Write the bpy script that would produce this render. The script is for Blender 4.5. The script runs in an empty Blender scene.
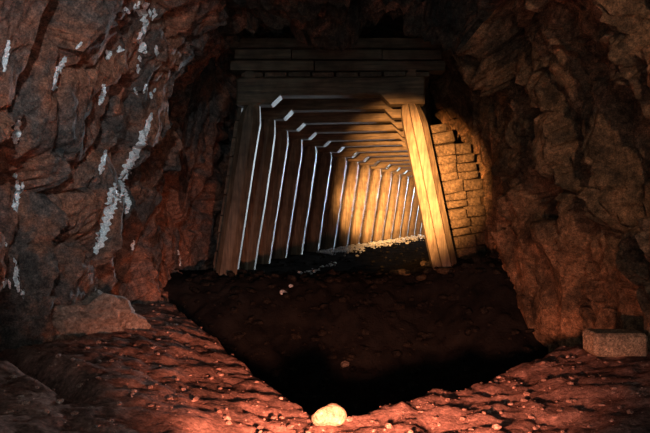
import bpy, bmesh, math, random
from mathutils import Vector, Matrix, noise
from mathutils.bvhtree import BVHTree
random.seed(11)
S = bpy.context.scene
COL = S.collection

# ------------------------------------------------------------------ camera
EYE = 1.3
F = 635.0
cam = bpy.data.cameras.new('camera')
cam.sensor_width = 36.0
cam.lens = F / 650.0 * 36.0
cam.clip_start = 0.05
camo = bpy.data.objects.new('camera', cam)
COL.objects.link(camo)
camo.location = (0, 0, EYE)
camo.rotation_euler = (math.pi / 2, 0, 0)
S.camera = camo

# ------------------------------------------------------------------ view
S.view_settings.view_transform = 'Standard'
S.view_settings.look = 'None'
S.view_settings.gamma = 1.0
S.view_settings.use_curve_mapping = False
S.view_settings.exposure = 0.0

# ------------------------------------------------------------------ world: cool overcast daylight, reaching in through both mouths of the adit
W = bpy.data.worlds.new('sky')
S.world = W
W.use_nodes = True
wb = W.node_tree.nodes['Background']
wb.inputs[0].default_value = (0.56, 0.69, 0.72, 1)
wb.inputs[1].default_value = 1.7


def lamp(name, kind, loc, energy, color, target=None, **kw):
    d = bpy.data.lights.new(name, kind)
    d.energy = energy
    d.color = color
    for k, v in kw.items():
        setattr(d, k, v)
    o = bpy.data.objects.new(name, d)
    COL.objects.link(o)
    o.location = loc
    if target is not None:
        o.rotation_euler = (Vector(target) - Vector(loc)).to_track_quat('-Z', 'Y').to_euler()
    return o


# daylight at the far mouth, round the bend
lamp('far_mouth_daylight', 'AREA', (6.35, 28.2, 2.30), 5500, (0.74, 0.88, 1.0), target=(2.2, 16.0, 1.6),
     shape='RECTANGLE', size=1.3, size_y=0.4)
# two hand torches held beside the camera
lamp('hand_torch_near', 'SPOT', (-0.45, 0.1, 1.55), 38000, (1.0, 0.47, 0.15), target=(0.77, 6.8, 1.63),
     spot_size=math.radians(16.5), spot_blend=1.0, shadow_soft_size=0.04)
lamp('hand_torch_far', 'SPOT', (-0.22, 0.1, 1.42), 110000, (1.0, 0.50, 0.16), target=(1.30, 16.0, 1.60),
     spot_size=math.radians(8), spot_blend=1.0, shadow_soft_size=0.03)
# added spots: cool for left-wall relief and veins, warm to brighten the right wall
lamp('wall_fill_cool', 'SPOT', (-0.42, 0.40, 2.35), 180, (0.80, 0.91, 1.0), target=(-1.50, 4.3, 1.85),
     spot_size=math.radians(44), spot_blend=1.0, shadow_soft_size=0.02)
lamp('wall_fill_warm', 'SPOT', (1.00, 0.40, 2.45), 150, (1.0, 0.56, 0.33), target=(2.3, 4.9, 2.0),
     spot_size=math.radians(42), spot_blend=1.0, shadow_soft_size=0.02)
# miner's lamp standing on the ground just below the frame
lamp('ground_lamp', 'SPOT', (0.10, 1.85, 0.53), 1000, (1.0, 0.35, 0.21), target=(0.12, 3.35, -0.64),
     spot_size=math.radians(122), spot_blend=1.0, shadow_soft_size=0.05)


# ------------------------------------------------------------------ helpers
def tag(o, label=None, cat=None, group=None, kind=None):
    if label: o['label'] = label
    if cat: o['category'] = cat
    if group: o['group'] = group
    if kind: o['kind'] = kind
    return o


def mesh_obj(name, verts, faces, mat, parent=None, smooth=False):
    me = bpy.data.meshes.new(name)
    me.from_pydata([tuple(v) for v in verts], [], faces)
    me.update()
    if smooth:
        me.polygons.foreach_set('use_smooth', [True] * len(me.polygons))
    if mat: me.materials.append(mat)
    o = bpy.data.objects.new(name, me)
    COL.objects.link(o)
    if parent: o.parent = parent
    return o


def empty(name, loc, rz=0.0):
    o = bpy.data.objects.new(name, None)
    COL.objects.link(o)
    o.location = loc
    o.rotation_euler = (0, 0, rz)
    o.empty_display_size = 0.1
    return o


def sstep(a, b, x):
    t = max(0.0, min(1.0, (x - a) / (b - a)))
    return t * t * (3 - 2 * t)


def lerp_table(tab, x):
    if x <= tab[0][0]: return tab[0][1]
    for (a, va), (b, vb) in zip(tab, tab[1:]):
        if x <= b:
            return va + (vb - va) * (x - a) / (b - a)
    return tab[-1][1]


def at(px, py, y):                       # photo pixel at a given distance -> point in the place
    return Vector(((px - 325) / F * y, y, EYE + (216.5 - py) / F * y))


# ------------------------------------------------------------------ materials
def new_mat(name):
    m = bpy.data.materials.new(name)
    m.use_nodes = True
    nt = m.node_tree
    return m, nt, nt.nodes['Principled BSDF'], nt.nodes.new, nt.links.new


def ramp(nt, stops):
    r = nt.nodes.new('ShaderNodeValToRGB')
    els = r.color_ramp.elements
    while len(els) < len(stops): els.new(0.5)
    for e, (p, c) in zip(els, stops):
        e.position = p
        e.color = (*c, 1)
    return r


def rock_mat(name, dark, mid, rust, scale=1.0, rust_pos=0.5, bump=0.6, rough=0.85, spec=0.1, grit=1.0):
    m, nt, b, N, L = new_mat(name)
    tc = N('ShaderNodeTexCoord')
    n1 = N('ShaderNodeTexNoise'); n1.inputs['Scale'].default_value = 2.6 * scale
    n1.inputs['Detail'].default_value = 8; n1.inputs['Roughness'].default_value = 0.62
    n1.inputs['Distortion'].default_value = 0.6
    L(tc.outputs['Object'], n1.inputs['Vector'])
    r1 = ramp(nt, [(rust_pos - 0.16, dark), (rust_pos, mid), (rust_pos + 0.14, rust)])
    L(n1.outputs['Fac'], r1.inputs['Fac'])
    n2 = N('ShaderNodeTexNoise'); n2.inputs['Scale'].default_value = 22 * scale
    n2.inputs['Detail'].default_value = 10; n2.inputs['Roughness'].default_value = 0.7
    L(tc.outputs['Object'], n2.inputs['Vector'])
    r2 = ramp(nt, [(0.30, (0.25, 0.25, 0.25)), (0.55, (0.9, 0.9, 0.9)), (0.72, (1.7, 1.6, 1.5))])
    L(n2.outputs['Fac'], r2.inputs['Fac'])
    mx = N('ShaderNodeMix'); mx.data_type = 'RGBA'; mx.blend_type = 'MULTIPLY'
    mx.inputs['Factor'].default_value = 1.0
    L(r1.outputs['Color'], mx.inputs['A']); L(r2.outputs['Color'], mx.inputs['B'])
    n4 = N('ShaderNodeTexNoise'); n4.inputs['Scale'].default_value = 95
    n4.inputs['Detail'].default_value = 4; n4.inputs['Roughness'].default_value = 0.8
    L(tc.outputs['Object'], n4.inputs['Vector'])
    r4 = ramp(nt, [(0.32, (0.35, 0.37, 0.38)), (0.5, (1, 1, 1)), (0.68, (1.8, 1.7, 1.6))])
    L(n4.outputs['Fac'], r4.inputs['Fac'])
    mg = N('ShaderNodeMix'); mg.data_type = 'RGBA'; mg.blend_type = 'MULTIPLY'
    mg.inputs['Factor'].default_value = grit
    L(mx.outputs['Result'], mg.inputs['A']); L(r4.outputs['Color'], mg.inputs['B'])
    L(mg.outputs['Result'], b.inputs['Base Color'])
    b.inputs['Roughness'].default_value = rough
    b.inputs['Specular IOR Level'].default_value = spec
    n3 = N('ShaderNodeTexNoise'); n3.inputs['Scale'].default_value = 14 * scale
    n3.inputs['Detail'].default_value = 12; n3.inputs['Roughness'].default_value = 0.72
    L(tc.outputs['Object'], n3.inputs['Vector'])
    bp = N('ShaderNodeBump'); bp.inputs['Strength'].default_value = bump
    bp.inputs['Distance'].default_value = 0.09
    L(n3.outputs['Fac'], bp.inputs['Height']); L(bp.outputs['Normal'], b.inputs['Normal'])
    return m


M_LEFT = rock_mat('rock_left', (0.045, 0.052, 0.052), (0.15, 0.115, 0.10), (0.36, 0.16, 0.10), 1.0, 0.45, 0.7)
M_RIGHT = rock_mat('rock_right', (0.06, 0.045, 0.032), (0.21, 0.13, 0.078), (0.42, 0.23, 0.13), 1.1, 0.49, 0.7)
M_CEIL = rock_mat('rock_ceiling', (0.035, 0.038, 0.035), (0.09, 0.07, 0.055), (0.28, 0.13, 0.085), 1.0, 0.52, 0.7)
M_STONE = rock_mat('stone_pale', (0.20, 0.15, 0.09), (0.33, 0.27, 0.17), (0.42, 0.35, 0.23), 3.0, 0.45, 0.4, 0.85, 0.1, 0.4)
M_BOULDER = rock_mat('stone_tan', (0.13, 0.10, 0.08), (0.25, 0.19, 0.15), (0.32, 0.24, 0.19), 2.0, 0.45, 0.5, 0.85, 0.1, 0.4)
M_BLOCK = rock_mat('stone_block', (0.20, 0.14, 0.09), (0.38, 0.27, 0.18), (0.48, 0.34, 0.22), 2.5, 0.45, 0.5)
M_PACK = rock_mat('pack_stone', (0.028, 0.02, 0.013), (0.06, 0.041, 0.026), (0.09, 0.062, 0.039), 2.0, 0.45, 0.5, 0.85, 0.1, 0.45)
M_QUARTZ = rock_mat('quartz', (0.55, 0.62, 0.70), (0.90, 0.98, 1.0), (1.0, 1.0, 1.0), 5.0, 0.40, 0.3, 0.5, 0.3, 0.2)
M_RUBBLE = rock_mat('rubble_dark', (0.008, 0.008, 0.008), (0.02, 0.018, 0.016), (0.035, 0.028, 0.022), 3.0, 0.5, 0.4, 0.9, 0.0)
M_GRAVEL = rock_mat('gravel_red', (0.12, 0.075, 0.06), (0.30, 0.17, 0.13), (0.48, 0.30, 0.24), 4.0, 0.48, 0.4)
M_CHALK = rock_mat('rubble_white', (0.30, 0.32, 0.34), (0.55, 0.58, 0.60), (0.7, 0.72, 0.74), 4.0, 0.45, 0.3)


def floor_mat():
    m, nt, b, N, L = new_mat('floor_dirt')
    tc = N('ShaderNodeTexCoord')
    n1 = N('ShaderNodeTexNoise'); n1.inputs['Scale'].default_value = 4.0
    n1.inputs['Detail'].default_value = 9; n1.inputs['Roughness'].default_value = 0.65
    L(tc.outputs['Object'], n1.inputs['Vector'])
    r1 = ramp(nt, [(0.32, (0.075, 0.05, 0.042)), (0.5, (0.22, 0.12, 0.095)), (0.68, (0.36, 0.21, 0.165))])
    L(n1.outputs['Fac'], r1.inputs['Fac'])
    n2 = N('ShaderNodeTexNoise'); n2.inputs['Scale'].default_value = 40
    n2.inputs['Detail'].default_value = 8; n2.inputs['Roughness'].default_value = 0.7
    L(tc.outputs['Object'], n2.inputs['Vector'])
    r2 = ramp(nt, [(0.3, (0.35, 0.35, 0.35)), (0.55, (0.95, 0.95, 0.95)), (0.75, (1.9, 1.8, 1.7))])
    L(n2.outputs['Fac'], r2.inputs['Fac'])
    mx = N('ShaderNodeMix'); mx.data_type = 'RGBA'; mx.blend_type = 'MULTIPLY'
    mx.inputs['Factor'].default_value = 1.0
    L(r1.outputs['Color'], mx.inputs['A']); L(r2.outputs['Color'], mx.inputs['B'])
    # floor colour drops to near black in the channel and the timbered tunnel
    at_ = N('ShaderNodeAttribute'); at_.attribute_name = 'dark_mask'
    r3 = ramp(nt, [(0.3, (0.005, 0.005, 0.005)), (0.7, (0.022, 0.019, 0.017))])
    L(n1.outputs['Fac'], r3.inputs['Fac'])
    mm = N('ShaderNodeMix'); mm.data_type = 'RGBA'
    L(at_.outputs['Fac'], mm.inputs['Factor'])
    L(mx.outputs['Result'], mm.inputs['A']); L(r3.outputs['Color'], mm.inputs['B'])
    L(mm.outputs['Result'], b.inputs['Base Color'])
    b.inputs['Roughness'].default_value = 0.9
    b.inputs['Specular IOR Level'].default_value = 0.0
    bp = N('ShaderNodeBump'); bp.inputs['Strength'].default_value = 0.7
    bp.inputs['Distance'].default_value = 0.03
    n3 = N('ShaderNodeTexNoise'); n3.inputs['Scale'].default_value = 42
    n3.inputs['Detail'].default_value = 12; n3.inputs['Roughness'].default_value = 0.72
    L(tc.outputs['Object'], n3.inputs['Vector'])
    L(n3.outputs['Fac'], bp.inputs['Height']); L(bp.outputs['Normal'], b.inputs['Normal'])
    return m


def wood_mat(name, stretch, c0, c1, c2, rough=0.7):
    m, nt, b, N, L = new_mat(name)
    tc = N('ShaderNodeTexCoord'); mp = N('ShaderNodeMapping')
    mp.inputs['Scale'].default_value = stretch
    L(tc.outputs['Object'], mp.inputs['Vector'])
    oi = N('ShaderNodeObjectInfo')
    n1 = N('ShaderNodeTexNoise'); n1.noise_dimensions = '4D'; n1.inputs['Scale'].default_value = 6
    n1.inputs['Detail'].default_value = 8; n1.inputs['Roughness'].default_value = 0.65
    L(mp.outputs['Vector'], n1.inputs['Vector'])
    mw = N('ShaderNodeMath'); mw.operation = 'MULTIPLY'; mw.inputs[1].default_value = 40
    L(oi.outputs['Random'], mw.inputs[0]); L(mw.outputs[0], n1.inputs['W'])
    r = ramp(nt, [(0.30, c0), (0.5, c1), (0.72, c2)])
    L(n1.outputs['Fac'], r.inputs['Fac'])
    n2 = N('ShaderNodeTexNoise'); n2.inputs['Scale'].default_value = 5
    n2.inputs['Detail'].default_value = 5
    L(tc.outputs['Object'], n2.inputs['Vector'])
    r2 = ramp(nt, [(0.35, (0.55, 0.52, 0.5)), (0.6, (1.1, 1.1, 1.1))])
    L(n2.outputs['Fac'], r2.inputs['Fac'])
    mx = N('ShaderNodeMix'); mx.data_type = 'RGBA'; mx.blend_type = 'MULTIPLY'
    mx.inputs['Factor'].default_value = 1.0
    L(r.outputs['Color'], mx.inputs['A']); L(r2.outputs['Color'], mx.inputs['B'])
    L(mx.outputs['Result'], b.inputs['Base Color'])
    b.inputs['Roughness'].default_value = rough
    b.inputs['Specular IOR Level'].default_value = 0.3
    bp = N('ShaderNodeBump'); bp.inputs['Strength'].default_value = 0.5
    bp.inputs['Distance'].default_value = 0.012
    L(n1.outputs['Fac'], bp.inputs['Height']); L(bp.outputs['Normal'], b.inputs['Normal'])
    return m


WC = ((0.035, 0.026, 0.018), (0.11, 0.080, 0.052), (0.20, 0.145, 0.092))
M_POST = wood_mat('timber_post', (6, 6, 0.5), *WC)
M_CAP = wood_mat('timber_cap', (0.5, 6, 6), *WC)
M_PLANK = wood_mat('timber_plank', (6, 0.5, 6), (0.03, 0.021, 0.014), (0.10, 0.068, 0.042), (0.18, 0.125, 0.078))
M_FLOOR = floor_mat()

# ------------------------------------------------------------------ timber set layout: stand-points of the left posts, curving to the right
SET_PX = [237, 255, 270, 286, 302, 318, 334, 347, 359, 371, 382, 391, 399.5, 407, 414, 420]
HEAD = [2, 5, 8, 10, 13, 15.5, 17, 18, 18.5, 19, 19, 19, 19, 19, 19, 19]
for k in range(16, 22):                      # beyond the bend, out of sight
    y = 6.8 + k
    x = (420 - 325) / F * 21.8 + (k - 15) * math.tan(math.radians(19))
    SET_PX.append(325 + x * F / y); HEAD.append(19)
NS = len(SET_PX)
SETS = []
for i in range(NS):
    y = 6.8 + i * 1.0
    x = (SET_PX[i] - 325) / F * y
    a = math.radians(HEAD[i])
    wid = 2.10
    if i > 0:
        need = ((440 - 325) / F * (y - 0.6) - x)
        wid = max(2.12, min(2.45, need))
    SETS.append((Vector((x, y, 0)), a, wid))

# centre path (station -> centre point, heading)
PATH = [(-0.5, Vector((0.16, -0.5, 0)), 0.0), (5.8, Vector((0.16, 5.8, 0)), 0.0)]
st = 6.8
for i, (p, a, w) in enumerate(SETS):
    c = p + Vector((math.cos(a), -math.sin(a), 0)) * (w / 2)
    if i: st += (c - PATH[-1][1]).length
    PATH.append((st, c, a))
for k in range(1, 4):
    a = math.radians(19)
    PATH.append((st + k, PATH[-1][1] + Vector((math.sin(a), math.cos(a), 0)), a))
S_END = PATH[-1][0]


def path(s):
    for (s0, c0, a0), (s1, c1, a1) in zip(PATH, PATH[1:]):
        if s <= s1 or s1 == S_END:
            t = (s - s0) / (s1 - s0)
            c = c0.lerp(c1, t)
            a = a0 + (a1 - a0) * t
            return c, Vector((math.cos(a), -math.sin(a), 0)), Vector((math.sin(a), math.cos(a), 0))


# ------------------------------------------------------------------ rock shell
def hsh(p, k):
    return noise.cell(Vector((p.x * 7.13 + k * 3.7, p.y * 5.77 - k * 1.3, p.z * 6.31 + k * 9.1)))


def blocky(p, scale, amp, slope, crack):
    q = Vector((p.x / scale, p.y / scale, p.z / (scale * 2.0)))
    q += noise.noise_vector(q * 1.3) * 0.12
    d, pts = noise.voronoi(q)
    c = pts[0]
    off = hsh(c, 1) * amp
    g = Vector((hsh(c, 2), hsh(c, 3), hsh(c, 4)))
    off += (q - c).dot(g) * slope
    e = d[1] - d[0]
    off += crack * (1 - sstep(0.0, 0.09, e))
    return off


def left_half(s, z):
    # buttress of rock on the left, with an edge that slants down towards the camera
    ye = lerp_table([(0.4, 4.15), (1.04, 4.25), (2.1, 5.0), (4, 5.15)], z)
    base = lerp_table([(-2, 1.80), (1.5, 1.75), (3.0, 1.70), (3.6, 1.66), (4.9, 1.56), (5.6, 1.60)], s)
    back = lerp_table([(4.2, 1.78), (5.2, 1.82), (6.8, 1.72), (8, 1.56)], s)
    k = sstep(ye - 0.02, ye + 0.22, s) * sstep(0.5, 1.5, z + 0.4)
    w = base * (1 - k) + back * k
    # deep upright crack left of it
    yc = lerp_table([(0.3, 3.50), (1.2, 3.44), (2.0, 3.34), (3, 3.42)], z)
    w += 0.30 * math.exp(-((s - yc) / 0.08) ** 2)
    if s > 8: w = 1.56
    return w


def right_half(s, z):
    w = lerp_table([(-2, 1.8), (2, 1.75), (3.5, 1.86), (4.2, 1.95), (5.2, 1.82), (6.0, 1.70), (6.6, 1.74), (7.2, 1.72), (8, 1.6)], s)
    w += 0.12 * math.exp(-((s - 5.45) / 0.10) ** 2)
    w += 0.10 * math.exp(-((s - 4.62) / 0.08) ** 2)
    return w


def ceil_h(s):
    return lerp_table([(-2, 3.0), (4, 3.08), (5.6, 3.08), (6.25, 3.12), (6.6, 3.45), (7.4, 3.4), (8.2, 3.12), (40, 3.1)], s)


NA = 330
N_EXP = 3.4
Z_LOW = -0.5
Z_SPR = 1.0


def shell_point(s, t):
    # t in 0..1 from the foot of the left wall over the roof to the foot of the right wall
    H = ceil_h(s)
    wall = 0.235
    if t < wall:
        z = Z_LOW + (Z_SPR - Z_LOW) * t / wall; cx = -1.0
    elif t > 1 - wall:
        z = Z_LOW + (Z_SPR - Z_LOW) * (1 - t) / wall; cx = 1.0
    else:
        ph = math.pi * (t - wall) / (1 - 2 * wall)
        # even out the corners of the superellipse
        c, sn = -math.cos(ph), math.sin(ph)
        m = (abs(c) ** N_EXP + abs(sn) ** N_EXP) ** (-1 / N_EXP)
        cx = c * m
        z = Z_SPR + (H - Z_SPR) * sn * m
    wl, wr = left_half(s, z), right_half(s, z)
    x = cx * (wl if cx < 0 else wr)
    c, r, h = path(s)
    return c + r * x + Vector((0, 0, z)), x


stations = []
s = -0.5
while s < 1.6: stations.append(s); s += 0.16
while s < 7.6: stations.append(s); s += 0.022
while s < S_END: stations.append(s); s += 0.16
rows = []
for s in stations:
    c, r, h = path(s)
    row = []
    for j in range(NA):
        t = j / (NA - 1)
        p, x = shell_point(s, t)
        inward = (c + Vector((0, 0, 1.45)) - p); inward.normalize()
        d = blocky(p, 0.85, 0.11, 0.18, -0.12) + blocky(p + Vector((5, 3, 1)), 0.33, 0.05, 0.12, -0.08) \
            + blocky(p + Vector((1, 9, 4)), 0.13, 0.012, 0.035, -0.012)
        d += 0.022 * noise.fractal(p * 9.0, 0.8, 2.1, 4)
        pv = Vector((p.x * 2.6, p.y * 2.6, p.z * 1.1))
        d += 0.055 * (noise.ridged_multi_fractal(pv, 1.0, 2.2, 5, 1.0, 2.0) - 1.0)
        d *= 1 + (0.4 if x > 0 else 0.0) * sstep(2.0, 3.0, s) * sstep(6.6, 6.0, s)
        if x > 0 and p.z < 1.1 and d > 0: d *= 0.25 + 0.75 * sstep(0.6, 1.1, p.z)
        if s > 6.3:
            lim = 0.03 + 0.12 * sstep(6.9, 6.3, s) if s < 6.9 else 0.03
            d = min(d, lim) if d < lim else lim + (d - lim) * 0.05
        if s < 2.0: d = min(d, 0.12)
        row.append(p + inward * d)
    rows.append(row)


def shell_obj(name, j0, j1, mat, side):
    vs, fs = [], []
    n = j1 - j0 + 1
    for row in rows: vs += row[j0:j1 + 1]
    for a in range(len(rows) - 1):
        for b in range(n - 1):
            i0 = a * n + b
            fs.append((i0, i0 + n, i0 + n + 1, i0 + 1))
    o = mesh_obj(name, vs, fs, mat, smooth=False)
    o['kind'] = 'structure'
    return o


JL, JR = int(NA * 0.40), int(NA * 0.60)
wall_left = tag(shell_obj('wall_left', 0, JL, M_LEFT, -1), 'rough dark rust-streaked rock wall on the left with white veins', 'wall')
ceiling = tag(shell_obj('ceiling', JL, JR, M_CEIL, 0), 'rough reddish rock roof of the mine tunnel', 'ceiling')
wall_right = tag(shell_obj('wall_right', JR, NA - 1, M_RIGHT, 1), 'rough brown rock wall on the right', 'wall')

# ------------------------------------------------------------------ floor
EL = (Vector((-0.07, 3.04)), Vector((-1.32, 5.3)))
ER = (Vector((0.30, 3.20)), Vector((1.95, 4.45)))


def sd(line, x, y):                     # signed distance, positive towards the pit
    a, b = line
    d = (b - a).normalized()
    n = Vector((-d.y, d.x))
    if n.y < 0: n = -n
    return (Vector((x, y)) - a).dot(n)


def bank_d(x, y):
    wob = 0.05 * noise.noise(Vector((x * 4, y * 4, 0))) + 0.03 * noise.noise(Vector((x * 11, y * 11, 3)))
    return min(sd(EL, x, y), sd(ER, x, y), y - 3.10 + 0.2 * abs(x - 0.1)) + wob


def floor_z(x, y, s, u):
    nz = 0.028 * noise.fractal(Vector((x * 2.2, y * 2.2, 0)), 0.9, 2.1, 5) \
        + 0.022 * noise.fractal(Vector((x * 9, y * 9, 7)), 0.8, 2.1, 4)
    if s < 7.2:
        bank = 0.33 + 0.26 * sstep(0.0, 1.5, -x) + 0.14 * sstep(0.9, 1.8, x)
        bank += 0.19 * math.exp(-((x - 0.46) ** 2 + (y - 2.01) ** 2) / 0.045)       # unseen heap added to keep the ground lamp off the right foreground
        yc = 3.05 + (x + 1.35) * -0.75                                             # gully at lower left
        bank -= 0.16 * math.exp(-((y - yc) / 0.10) ** 2) * sstep(-0.95, -1.25, x)
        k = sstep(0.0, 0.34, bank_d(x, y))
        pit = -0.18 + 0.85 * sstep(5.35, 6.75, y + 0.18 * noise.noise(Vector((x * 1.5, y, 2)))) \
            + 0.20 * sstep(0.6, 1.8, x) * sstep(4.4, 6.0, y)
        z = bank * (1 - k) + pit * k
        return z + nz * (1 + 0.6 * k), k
    # timbered tunnel: a rubble bank against each side
    z = 0.58 + 0.07 * sstep(0.5, 1.1, abs(u)) + 0.10 * math.exp(-((s - 8.2) / 1.2) ** 2) * sstep(0.1, 0.9, u)
    z0 = 0.67
    z = z0 + (z - z0) * sstep(6.9, 7.8, s)
    return z + nz * 0.5, 1.0


NU = 150
vs, fs, dark_mask = [], [], []
for s in stations:
    c, r, h = path(s)
    for j in range(NU):
        u = -2.05 + 4.25 * j / (NU - 1)
        p = c + r * u
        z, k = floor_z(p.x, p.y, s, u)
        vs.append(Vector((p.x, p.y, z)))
        dark_mask.append(k)
for a in range(len(stations) - 1):
    for b in range(NU - 1):
        i0 = a * NU + b
        fs.append((i0, i0 + 1, i0 + NU + 1, i0 + NU))
floor = mesh_obj('floor', vs, fs, M_FLOOR, smooth=True)
at_m = floor.data.attributes.new('dark_mask', 'FLOAT', 'POINT')
at_m.data.foreach_set('value', dark_mask)
tag(floor, 'reddish dirt floor with a dark channel down the middle', 'floor', kind='structure')

bpy.context.view_layer.update()
BV_FLOOR = BVHTree.FromPolygons(vs, fs)


def ground(x, y):
    hit = BV_FLOOR.ray_cast(Vector((x, y, 2.2)), Vector((0, 0, -1)))
    return hit[0].z if hit[0] else 0.5


def floor_at(px, py):
    d = Vector(((px - 325) / F, 1, (216.5 - py) / F)).normalized()
    hit = BV_FLOOR.ray_cast(Vector((0, 0, EYE)), d)
    return hit[0]


def obj_bvh(o):
    return BVHTree.FromPolygons([v.co for v in o.data.vertices], [p.vertices[:] for p in o.data.polygons])


# ------------------------------------------------------------------ timber sets
Z_TOP = 2.48            # top of posts
LEAN = 0.28
LEAN_R0 = 0.38


def ring_prism(name, rings, mat, parent):
    vs, fs = [], []
    n = len(rings[0])
    for r in rings: vs += r
    for a in range(len(rings) - 1):
        for b in range(n):
            fs.append((a * n + b, a * n + (b + 1) % n, (a + 1) * n + (b + 1) % n, (a + 1) * n + b))
    fs.append(tuple(range(n - 1, -1, -1)))
    fs.append(tuple((len(rings) - 1) * n + b for b in range(n)))
    return mesh_obj(name, vs, fs, mat, parent)


def octagon(cx, cy, z, w, d, ch, stout):
    hw, hd = w / 2, d / 2
    if stout:       # stout post with two long checks down its face
        a, b, k = -hw * 0.34, hw * 0.46, 0.045
        pts = [(a + .006, -hd), (b - .006, -hd), (b - .004, -hd + k), (b + .004, -hd + k), (b + .006, -hd + .008),
               (hw, -hd + 0.085), (hw, hd - ch), (hw - ch, hd), (-hw + ch, hd), (-hw, hd - ch), (-hw, -hd + 0.055),
               (a - .006, -hd + .004), (a - .004, -hd + k), (a + .004, -hd + k)]
    else:
        pts = [(-hw + ch, -hd), (hw - ch, -hd), (hw, -hd + ch), (hw, hd - ch), (hw - ch, hd),
               (-hw + ch, hd), (-hw, hd - ch), (-hw, -hd + ch)]
    return [Vector((cx + x, cy + y, z)) for x, y in pts]


def build_post(parent, side, wid, w, zb, dep=None, lean=LEAN):
    dep = dep or w
    rings = []
    zl = [-0.28 + zb, zb + 0.3, zb + 0.8, zb + 1.3, Z_TOP - 0.20, Z_TOP - 0.08, Z_TOP]
    for k, z in enumerate(zl):
        t = (z - 0.67) / (Z_TOP - 0.67)
        u = lean * t
        ww, dd = w, dep
        if k == 5: ww, dd = w * 0.88, dep * 0.86
        if k == 6: ww, dd = w * 0.70, dep * 0.72
        ww *= 1 + random.uniform(-0.015, 0.015)
        cx = u - w / 2 + random.uniform(-0.004, 0.004)
        if side > 0: cx = wid - cx
        rings.append(octagon(cx, 0, z, ww, dd, min(ww, dd) * (0.25 if w > 0.25 else 0.29), w > 0.25))
    return ring_prism('post', rings, M_POST, parent)


def build_cap(parent, wid, dep, lr):
    e = 0.27
    a = LEAN - e
    b = wid - lr + e
    j = lambda v: random.uniform(-v, v)
    hl, hr = LEAN + 0.10 + j(.015), wid - lr - 0.10 + j(.015)
    zm, zt = Z_TOP + 0.095 + j(.008), Z_TOP + 0.265 + j(.01)
    prof = [(a, Z_TOP), (hl, Z_TOP), (hl + 0.10, zm), (hr - 0.10, zm), (hr, Z_TOP - 0.005), (b, Z_TOP),
            (b, zt), (b - 0.03, zt + 0.02), (a + 0.03, zt + 0.02), (a, zt)]
    c = 0.018
    cz = (Z_TOP + zt) / 2; cxm = (a + b) / 2

    def ins(p):
        x, z = p
        return (x + (c if x < cxm else -c), z + (c if z < cz else -c))
    rings = []
    for y, f in ((-dep / 2, True), (-dep / 2 + c, False), (dep / 2 - c, False), (dep / 2, True)):
        rings.append([Vector((*(ins(p) if f else p), 0)).xzy + Vector((0, y, 0)) for p in prof])
    return ring_prism('cap_beam', rings, M_CAP, parent)


ORD = ['first', 'second', 'third', 'fourth', 'fifth', 'sixth', 'seventh', 'eighth', 'ninth', 'tenth', 'eleventh',
       'twelfth', 'thirteenth', 'fourteenth', 'fifteenth', 'sixteenth', 'seventeenth', 'eighteenth', 'nineteenth', 'twentieth', 'twenty-first', 'twenty-second']
for i, (p, a, wid) in enumerate(SETS):
    root = empty('timber_set', (p.x, p.y, 0), -a)
    if i == 0:
        lab = 'nearest timber frame, its stout right post brightly lit beside the stacked stones'
    else:
        lab = '%s timber frame from the front, leaning posts under a notched cap beam' % ORD[i]
    tag(root, lab, 'mine timber', 'timber frames along the tunnel')
    zbL = 0.66 if i == 0 else 0.62
    o = build_post(root, -1, wid, 0.23, zbL)
    o2 = build_post(root, 1, wid, 0.26 if i == 0 else 0.23, zbL, 0.28 if i == 0 else 0.23, LEAN_R0)
    if i == 0: o2['label'] = 'stout warm-lit right post with chamfered edges'
    build_cap(root, wid, 0.22, LEAN_R0)
    if i % 1 == 0:
        wv = [(-0.035, -0.10), (0.035, -0.10), (0.035, 0.10), (-0.035, 0.10)]
        for sx, cx in ((-1, LEAN - 0.12), (1, wid - LEAN_R0 + 0.12)):
            vs_ = [Vector((cx + x * 1.6, y, Z_TOP + 0.28)) for x, y in wv] + [Vector((cx + x * 1.1 + sx * 0.02, y * 0.9, Z_TOP + 0.36)) for x, y in wv]
            mesh_obj('wedge', vs_, [(0, 3, 2, 1), (4, 5, 6, 7), (0, 1, 5, 4), (1, 2, 6, 5), (2, 3, 7, 6), (3, 0, 4, 7)], M_CAP, root)


def hexa(name, c8, mat, parent):
    return mesh_obj(name, c8, [(0, 3, 2, 1), (4, 5, 6, 7), (0, 1, 5, 4), (1, 2, 6, 5), (2, 3, 7, 6), (3, 0, 4, 7)], mat, parent)


def set_pt(i, u, z, v=0.0):
    p, a, wid = SETS[i]
    return p + Vector((math.cos(a), -math.sin(a), 0)) * u + Vector((math.sin(a), math.cos(a), 0)) * v + Vector((0, 0, z))


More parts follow.
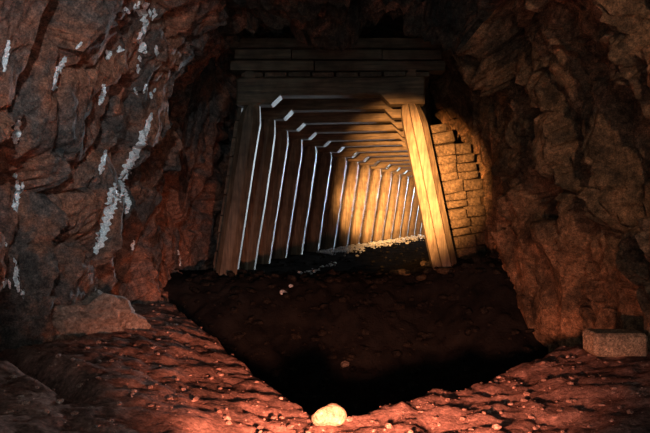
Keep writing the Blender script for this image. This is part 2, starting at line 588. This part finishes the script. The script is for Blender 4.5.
def lagging(i, side):
    p0, a0, w0 = SETS[i]
    p1, a1, w1 = SETS[i + 1]
    base = set_pt(i, -0.27 if side < 0 else w0 + 0.27, 0.55)
    yaw = math.atan2(p1.x - p0.x, p1.y - p0.y)
    root = empty('side_lagging', base, -yaw)
    inv = (Matrix.Translation(base) @ Matrix.Rotation(-yaw, 4, 'Z')).inverted()
    tag(root, 'plank wall behind the %s posts between the %s and %s timber frames' % (
        'left' if side < 0 else 'right', ORD[i], ORD[i + 1]), 'planking', 'plank walls along the tunnel')
    z = 0.42
    k = 0
    while z < 2.50:
        h = random.uniform(0.15, 0.22)
        z1 = min(z + h - 0.012, 2.60)
        off = 0.24 + random.uniform(0, 0.02)
        th = 0.04
        j0, j1 = random.uniform(-.012, .012), random.uniform(-.012, .012)
        pts = []
        for (ii, v, jj) in ((i, -0.06 if i else 0.09, j0), (i + 1, 0.04, j1)):
            wi = SETS[ii][2]
            for zz in (z + jj, z1 + jj):
                lean = (LEAN if side < 0 else LEAN_R0) * (zz - 0.67) / (Z_TOP - 0.67)
                for o_ in (off, off + th):
                    u = lean - o_
                    if side > 0: u = wi - u
                    pts.append(inv @ set_pt(ii, u, zz, v))
        # order: [near: (lo in, lo out, hi in, hi out), far: same]
        q = [pts[0], pts[1], pts[5], pts[4], pts[2], pts[3], pts[7], pts[6]]
        if side > 0: q = [pts[1], pts[0], pts[4], pts[5], pts[3], pts[2], pts[6], pts[7]]
        hexa('plank', q, M_PLANK, root)
        z += h
        k += 1


for i in range(NS - 1):
    lagging(i, -1)
    if i: lagging(i, 1)


def roof_lagging(i):
    base = set_pt(i, SETS[i][2] / 2, Z_TOP + 0.37)
    yaw = math.atan2(SETS[i + 1][0].x - SETS[i][0].x, 1.0)
    root = empty('roof_lagging', base, -yaw)
    inv = (Matrix.Translation(base) @ Matrix.Rotation(-yaw, 4, 'Z')).inverted()
    tag(root, 'roof planks laid across the %s and %s cap beams' % (ORD[i], ORD[i + 1]), 'planking', 'roof planks along the tunnel')
    n = 8
    for k in range(n):
        f0, f1 = k / n + 0.006, (k + 1) / n - 0.006
        zz = Z_TOP + 0.288 + random.uniform(0, 0.012)
        pts = []
        for (ii, v) in ((i, -0.08), (i + 1, 0.06)):
            wi = SETS[ii][2]
            u0, u1 = 0.05 + (wi - 0.1) * f0, 0.05 + (wi - 0.1) * f1
            pts.append([inv @ set_pt(ii, u, zz + dz, v) for dz in (0, 0.045) for u in (u0, u1)])
        (a0, b0, c0, d0), (a1, b1, c1, d1) = pts
        hexa('plank', [a0, b0, b1, a1, c0, d0, d1, c1], M_PLANK, root)


for i in range(NS - 1):
    roof_lagging(i)

# heavy planks stacked crosswise above the first cap
root = empty('roof_packing', (0.15, 6.66, 2.83))
tag(root, 'rough planks stacked crosswise over the nearest cap beam', 'planking')
zz = 0.0
for k in range(3):
    h = 0.115
    xs = [-1.15, random.uniform(-0.3, 0.2), 1.12] if k != 1 else [-1.1, -0.5, 0.45, 1.08]
    for x0, x1 in zip(xs, xs[1:]):
        y0 = random.uniform(-0.03, 0.02)
        z0, z1 = zz + 0.006, zz + h - random.uniform(0.004, 0.012)
        x0 += 0.006; x1 -= 0.006
        c8 = [Vector((x0, y0, z0)), Vector((x1, y0, z0)), Vector((x1, y0 + 0.2, z0)), Vector((x0, y0 + 0.2, z0)),
              Vector((x0, y0 + .01, z1)), Vector((x1, y0 + .01, z1)), Vector((x1, y0 + 0.2, z1)), Vector((x0, y0 + 0.2, z1))]
        hexa('plank', c8, M_CAP, root)
    zz += h


# ------------------------------------------------------------------ stacked stones right of the nearest post
def chamfer_block(name, w, d, h, mat, parent, jit=0.01, cut=0.014):
    bm = bmesh.new()
    bmesh.ops.create_cube(bm, size=1.0)
    for v in bm.verts:
        v.co.x *= w; v.co.y *= d; v.co.z *= h
        v.co += Vector((random.uniform(-jit, jit), random.uniform(-jit, jit), random.uniform(-jit, jit)))
    bmesh.ops.bevel(bm, geom=bm.edges[:], offset=cut, segments=1, affect='EDGES')
    me = bpy.data.meshes.new(name)
    bm.to_mesh(me); bm.free()
    me.materials.append(mat)
    o = bpy.data.objects.new(name, me)
    COL.objects.link(o)
    if parent: o.parent = parent
    return o


PACK_Y = 7.12
root = empty('stone_pack', (1.50, PACK_Y, 0.62), 0)
tag(root, 'leaning stack of squared stones wedged beside the brightly lit right post', 'stone stack')
tilt = math.radians(7.5)
z = 0.58
row = 0
while z < 2.27:
    h = random.choice((0.085, 0.10, 0.115, 0.125, 0.135))
    t = (z - 0.67) / (Z_TOP - 0.67)
    # right edge of the leaning post at this height
    xp = SETS[0][0].x + 2.10 - LEAN_R0 * t + 0.27
    x = xp * PACK_Y / 6.8 - 0.15 + random.uniform(-.01, .02)
    span = 0.60 if z < 1.9 else lerp_table([(1.9, 0.60), (2.42, 0.28)], z)
    cuts = [random.uniform(0.34, 0.42)]
    if row % 5 == 3: cuts = [random.uniform(0.14, 0.2), random.uniform(0.2, 0.26)]
    tot = sum(cuts)
    if span - tot > 0.14: cuts.append(span - tot + random.uniform(0, 0.05))
    u = 0
    for ci, cw in enumerate(cuts):
        o = chamfer_block('stone', cw - 0.004, 0.30, h - 0.003, M_PACK, root, 0.010, 0.008)
        cx = x + u + cw / 2
        back = 0.14 * (ci == len(cuts) - 1 and len(cuts) > 1) + random.uniform(0, 0.03) + 0.10 * u
        o.location = (cx - 1.50, 0.10 + back, z + h / 2 + (u + cw / 2) * math.tan(tilt) - 0.62)
        o.rotation_euler = (random.uniform(-.03, .03), -tilt + random.uniform(-.02, .02), random.uniform(-.05, .08))
        u += cw
    z += h
    row += 1


# ------------------------------------------------------------------ loose stones
def rock_mesh(name, size, mat, seed, sub=3, cuts=9, rough=0.06):
    rnd = random.Random(seed)
    bm = bmesh.new()
    bmesh.ops.create_icosphere(bm, subdivisions=sub, radius=1.0)
    planes = []
    for k in range(cuts):
        n = Vector((rnd.gauss(0, 1), rnd.gauss(0, 1), rnd.gauss(0, 1))).normalized()
        planes.append((n, rnd.uniform(0.62, 0.9)))
    for v in bm.verts:
        for n, d in planes:
            e = v.co.dot(n) - d
            if e > 0: v.co -= n * e
        v.co += v.co.normalized() * rough * noise.fractal(v.co * 2.2 + Vector((seed, 0, 0)), 0.9, 2.0, 3)
        v.co = Vector((v.co.x * size[0], v.co.y * size[1], v.co.z * size[2]))
    me = bpy.data.meshes.new(name)
    bm.to_mesh(me); bm.free()
    me.materials.append(mat)
    return me


def rock(name, loc, size, mat, seed, label, cat, rot=(0, 0, 0), group=None, sub=3, rough=0.06):
    o = bpy.data.objects.new(name, rock_mesh(name, size, mat, seed, sub, 9, rough))
    COL.objects.link(o)
    o.location = loc
    o.rotation_euler = rot
    return tag(o, label, cat, group)


p = at(329, 416, 2.98)
rock('pale_stone', (p.x, p.y, ground(p.x, p.y) + 0.035), (0.085, 0.07, 0.062), M_STONE, 4,
     'pale fist-sized stone at the lip of the dark channel', 'stone')
p = at(86, 333, 4.0)
rock('boulder', (p.x, p.y, ground(p.x, p.y) + 0.02), (0.36, 0.28, 0.22), M_BOULDER, 9,
     'large tan boulder at the foot of the left rock wall', 'boulder', (0.1, 0.2, 0.4), None, 4, 0.28)
p = at(615, 346, 3.86)
b = chamfer_block('stone_block', 0.34, 0.16, 0.135, M_BLOCK, None, 0.012, 0.02)
b.location = (p.x, p.y, ground(p.x, p.y) + 0.06)
b.rotation_euler = (0.03, 0.02, 0.06)
tag(b, 'oblong tan stone block lying at the foot of the right wall', 'stone block')
for k, (px, py, yy, w, lab) in enumerate((
        (404, 268, 6.75, 0.17, 'flat reddish stone left of the lit post foot'),
        (421, 276, 6.62, 0.13, 'small reddish stone in front of the lit post foot'),
        (447, 277, 6.50, 0.22, 'long broken stone across the lit post foot'),
        (424, 261, 7.1, 0.10, 'small stone just behind the lit post foot'))):
    p = at(px, py, yy)
    rock('loose_stone', (p.x, p.y, ground(p.x, p.y) + 0.02), (w / 1.9, 0.06, 0.045), M_PACK, 20 + k, lab, 'stone',
         (0, 0, random.uniform(-.5, .5)), 'stones at the post foot', 2)
for k, (px, py, sz, lab) in enumerate((
        (283, 294, 0.045, 'white stone chip below the leftmost bright post edge'),
        (291, 287, 0.03, 'tiny white chip above the white stone in the dark channel'),
        (345, 366, 0.05, 'flat dim stone lying deep in the dark channel'))):
    p = floor_at(px, py)
    rock('stone_chip', (p.x, p.y, p.z + sz * 0.3), (sz, sz * 0.8, sz * 0.7), M_CHALK if k < 2 else M_BOULDER, 40 + k, lab, 'stone',
         (0.2, 0.3, k), None, 2)

# thin stick by the pale stone
a_, b_ = at(324, 404, 3.16), at(349, 397, 3.22)
a_.z = ground(a_.x, a_.y) + 0.012; b_.z = max(ground(b_.x, b_.y) + 0.012, a_.z - 0.02)
d = (b_ - a_); n = 7
rings = []
for k in range(6):
    c = a_ + d * (k / 5) + Vector((0, 0, 0.004 * math.sin(k * 1.7)))
    rr = 0.009 - 0.0007 * k
    rings.append([c + Vector((0, math.cos(q * 2 * math.pi / n) * rr, math.sin(q * 2 * math.pi / n) * rr)) for q in range(n)])
tag(ring_prism('stick', rings, M_POST, None), 'thin stick lying just behind the pale stone', 'stick')


# ------------------------------------------------------------------ gravel and rubble, too fine to count
def gravel(name, spots, mat, label, cat, seed):
    rnd = random.Random(seed)
    protos = []
    for k in range(6):
        me = rock_mesh('tmp', (1, 1, 0.7), mat, seed + k, 1, 5, 0.10)
        protos.append(([v.co.copy() for v in me.vertices], [tuple(f.vertices) for f in me.polygons]))
        bpy.data.meshes.remove(me)
    vs, fs = [], []
    for (x, y, z, r) in spots:
        pv, pf = rnd.choice(protos)
        rot = Matrix.Rotation(rnd.uniform(0, 6.28), 3, 'Z') @ Matrix.Rotation(rnd.uniform(-.5, .5), 3, 'X')
        sc = Vector((r * rnd.uniform(.7, 1.4), r * rnd.uniform(.7, 1.2), r * rnd.uniform(.6, 1.1)))
        o = len(vs)
        for v in pv:
            w = rot @ Vector((v.x * sc.x, v.y * sc.y, v.z * sc.z))
            vs.append(w + Vector((x, y, z + r * 0.25)))
        fs += [tuple(o + q for q in f) for f in pf]
    o = mesh_obj(name, vs, fs, mat)
    return tag(o, label, cat, kind='stuff')


R = random.Random(5)
bank, dark, white = [], [], []
while len(bank) < 1500:
    x, y = R.uniform(-1.6, 2.1), R.uniform(2.4, 5.4)
    if bank_d(x, y) < 0.05:
        r = 0.004 + 0.018 * R.random() ** 6
        bank.append((x, y, ground(x, y), r))
while len(dark) < 1500:
    x, y = R.uniform(-1.4, 1.9), R.uniform(3.2, 6.9)
    if bank_d(x, y) > 0.1:
        r = 0.012 + 0.06 * R.random() ** 4
        dark.append((x, y, ground(x, y), r))
for k in range(420):
    s_ = R.uniform(6.9, 22)
    c, r_, h_ = path(s_)
    u = R.uniform(-1.05, 1.05)
    q = c + r_ * u
    dark.append((q.x, q.y, ground(q.x, q.y), 0.008 + 0.03 * R.random() ** 3))
for k in range(700):                      # pale chippings along the left posts deeper in
    s_ = R.uniform(11.2, 22)
    c, r_, h_ = path(s_)
    u = -1.0 + abs(R.gauss(0, 0.22)) + 0.0
    q = c + r_ * u
    white.append((q.x, q.y, ground(q.x, q.y) + 0.01, 0.012 + 0.045 * R.random() ** 2))
for k in range(26):
    px = R.uniform(300, 335); py = 275 - (px - 300) * 0.3 + R.gauss(0, 1.2)
    q = floor_at(px, py)
    if q: white.append((q.x, q.y, q.z, R.uniform(0.012, 0.03)))
gravel('gravel', bank, M_GRAVEL, 'fine reddish gravel strewn over the dirt banks', 'gravel', 1)
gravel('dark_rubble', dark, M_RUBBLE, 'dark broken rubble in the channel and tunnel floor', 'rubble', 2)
gravel('pale_rubble', white, M_CHALK, 'pale chippings along the foot of the left tunnel posts', 'rubble', 3)

# ------------------------------------------------------------------ white quartz veins standing slightly proud of the left wall
BV_L = obj_bvh(wall_left)


def wall_at(px, py):
    d = Vector(((px - 325) / F, 1, (216.5 - py) / F)).normalized()
    hit = BV_L.ray_cast(Vector((0, 0, EYE)), d)
    return hit[0], hit[1]


def vein(line, seed, step=1.6):
    """line: (px, py, half width) of a streak; followed over the rock, then built there as a thin crust"""
    rnd = random.Random(seed)
    pts = []
    for (x0, y0, w0), (x1, y1, w1) in zip(line, line[1:]):
        L_ = math.hypot(x1 - x0, y1 - y0)
        n = max(1, int(L_ / step))
        for k in range(n):
            t = k / n
            pts.append((x0 + (x1 - x0) * t, y0 + (y1 - y0) * t, w0 + (w1 - w0) * t))
    pts.append(line[-1])
    front, cols = [], 5
    prevy = None
    for k, (x, y, w) in enumerate(pts):
        q = pts[min(k + 1, len(pts) - 1)]; p_ = pts[max(k - 1, 0)]
        dx, dy = q[0] - p_[0], q[1] - p_[1]
        L_ = math.hypot(dx, dy) or 1
        nx, ny = -dy / L_, dx / L_
        wl = w * (0.75 + 0.8 * rnd.random()); wr = w * (0.75 + 0.8 * rnd.random())
        ja = noise.noise(Vector((k * .55, seed, 0))) * w * 1.0
        ring = []
        for c in range(cols):
            f = -1 + 2 * c / (cols - 1)
            ww = wl if f < 0 else wr
            h, n = wall_at(x + nx * (f * ww + ja), y + ny * (f * ww + ja))
            if h is None: ring = None; break
            if n.dot(-h + Vector((0, 0, EYE))) < 0: n = -n
            bulge = 0.003 + 0.006 * (1 - f * f) * rnd.uniform(0.0, 1.5)
            ring.append((h + n * bulge, h - n * 0.015))
        if ring: front.append(ring)
    if len(front) < 2: return
    vs, fs = [], []
    # drop jumps over a depth edge
    n = cols
    for r in front: vs += [a for a, b in r] + [b for a, b in r]
    for a in range(len(front) - 1):
        for c in range(n - 1):
            i0 = a * 2 * n + c; i1 = (a + 1) * 2 * n + c
            quad = [vs[i0], vs[i0 + 1], vs[i1 + 1], vs[i1]]
            ys = [v.y for v in quad]
            if max(ys) - min(ys) > 0.22: continue
            fs.append((i0, i0 + 1, i1 + 1, i1))
            fs.append((i0 + n, i1 + n, i1 + 1 + n, i0 + 1 + n))
            if c == 0: fs.append((i0, i1, i1 + n, i0 + n))
            if c == n - 2: fs.append((i0 + 1, i0 + 1 + n, i1 + 1 + n, i1 + 1))
    o = mesh_obj('quartz_vein', vs, fs, M_QUARTZ, wall_left, smooth=False)
    o['label'] = 'white quartz vein'


VEINS = [
    [(152, 113, 1.0), (149, 122, 2.2), (145, 132, 3.5), (140, 145, 4.0), (133, 157, 3.6), (127, 170, 3.4), (122, 180, 3.6), (119, 190, 3.0)],
    [(120, 182, 3), (114, 193, 4.5), (111, 205, 4.5), (108, 217, 4.0), (104, 230, 4.2), (100, 243, 3.6), (95, 254, 1.4)],
    [(122, 188, 1.6), (125, 196, 4.0), (127, 205, 4.2), (126, 215, 1.5)],
    [(106, 150, 1), (103, 160, 2.0), (101, 170, 2.2), (99, 175, .8)],
    [(104, 84, 1), (103, 92, 2.4), (101, 100, 2.4), (99, 105, .9)],
    [(147, 2, 2), (143, 12, 2.6), (146, 22, 2.4), (143, 32, 2.6), (140, 42, 2.2), (144, 50, 3.6), (146, 53, 1.5)],
    [(139, 1, 1.2), (138, 10, 1.8), (141, 16, 1)],
    [(154, 4, .8), (155, 14, 1.4), (152, 20, .8)],
    [(146, 84, 1), (145, 90, 1.8), (143, 94, .6)],
    [(66, 56, 1), (62, 64, 3), (57, 73, 2.2), (54, 84, 1.3), (52, 90, .6)],
    [(82, 42, .8), (79, 46, 1.6), (76, 49, .6)],
    [(124, 7, 1), (127, 10, 1.8), (129, 13, .6)],
    [(20, 118, 1), (17, 126, 3.2), (16, 136, 3.6), (15, 144, 1.8)],
    [(8, 40, 1), (7, 50, 2), (5, 60, 2), (4, 72, 1)],
    [(17, 180, 1), (18, 190, 2.4), (16, 202, 2.6), (17, 212, 1)],
    [(14, 258, .8), (17, 270, 2.0), (16, 280, 2.4), (19, 292, 1)],
    [(134, 240, .8), (133, 246, 1.5), (132, 250, .6)],
    [(106, 50, 1), (110, 55, 2.6), (106, 59, 1)],
    [(118, 46, 1), (121, 49, 2), (117, 52, .8)],
    [(178, 250, .5), (180, 258, 1.1), (180, 266, .6)],
]
RV = random.Random(3)
for k in range(16):                       # small flecks scattered along the ridge and the wall edge
    if k < 9: x, y = RV.uniform(134, 157), RV.uniform(2, 100)
    else: x, y = RV.uniform(4, 30), RV.uniform(150, 300)
    l = RV.uniform(4, 10); dx = RV.uniform(-2.5, 2.5)
    VEINS.append([(x, y, .5), (x + dx * .5, y + l * .5, RV.uniform(1.0, 2.2)), (x + dx, y + l, .4)])
for k, v in enumerate(VEINS): vein(v, k + 1)
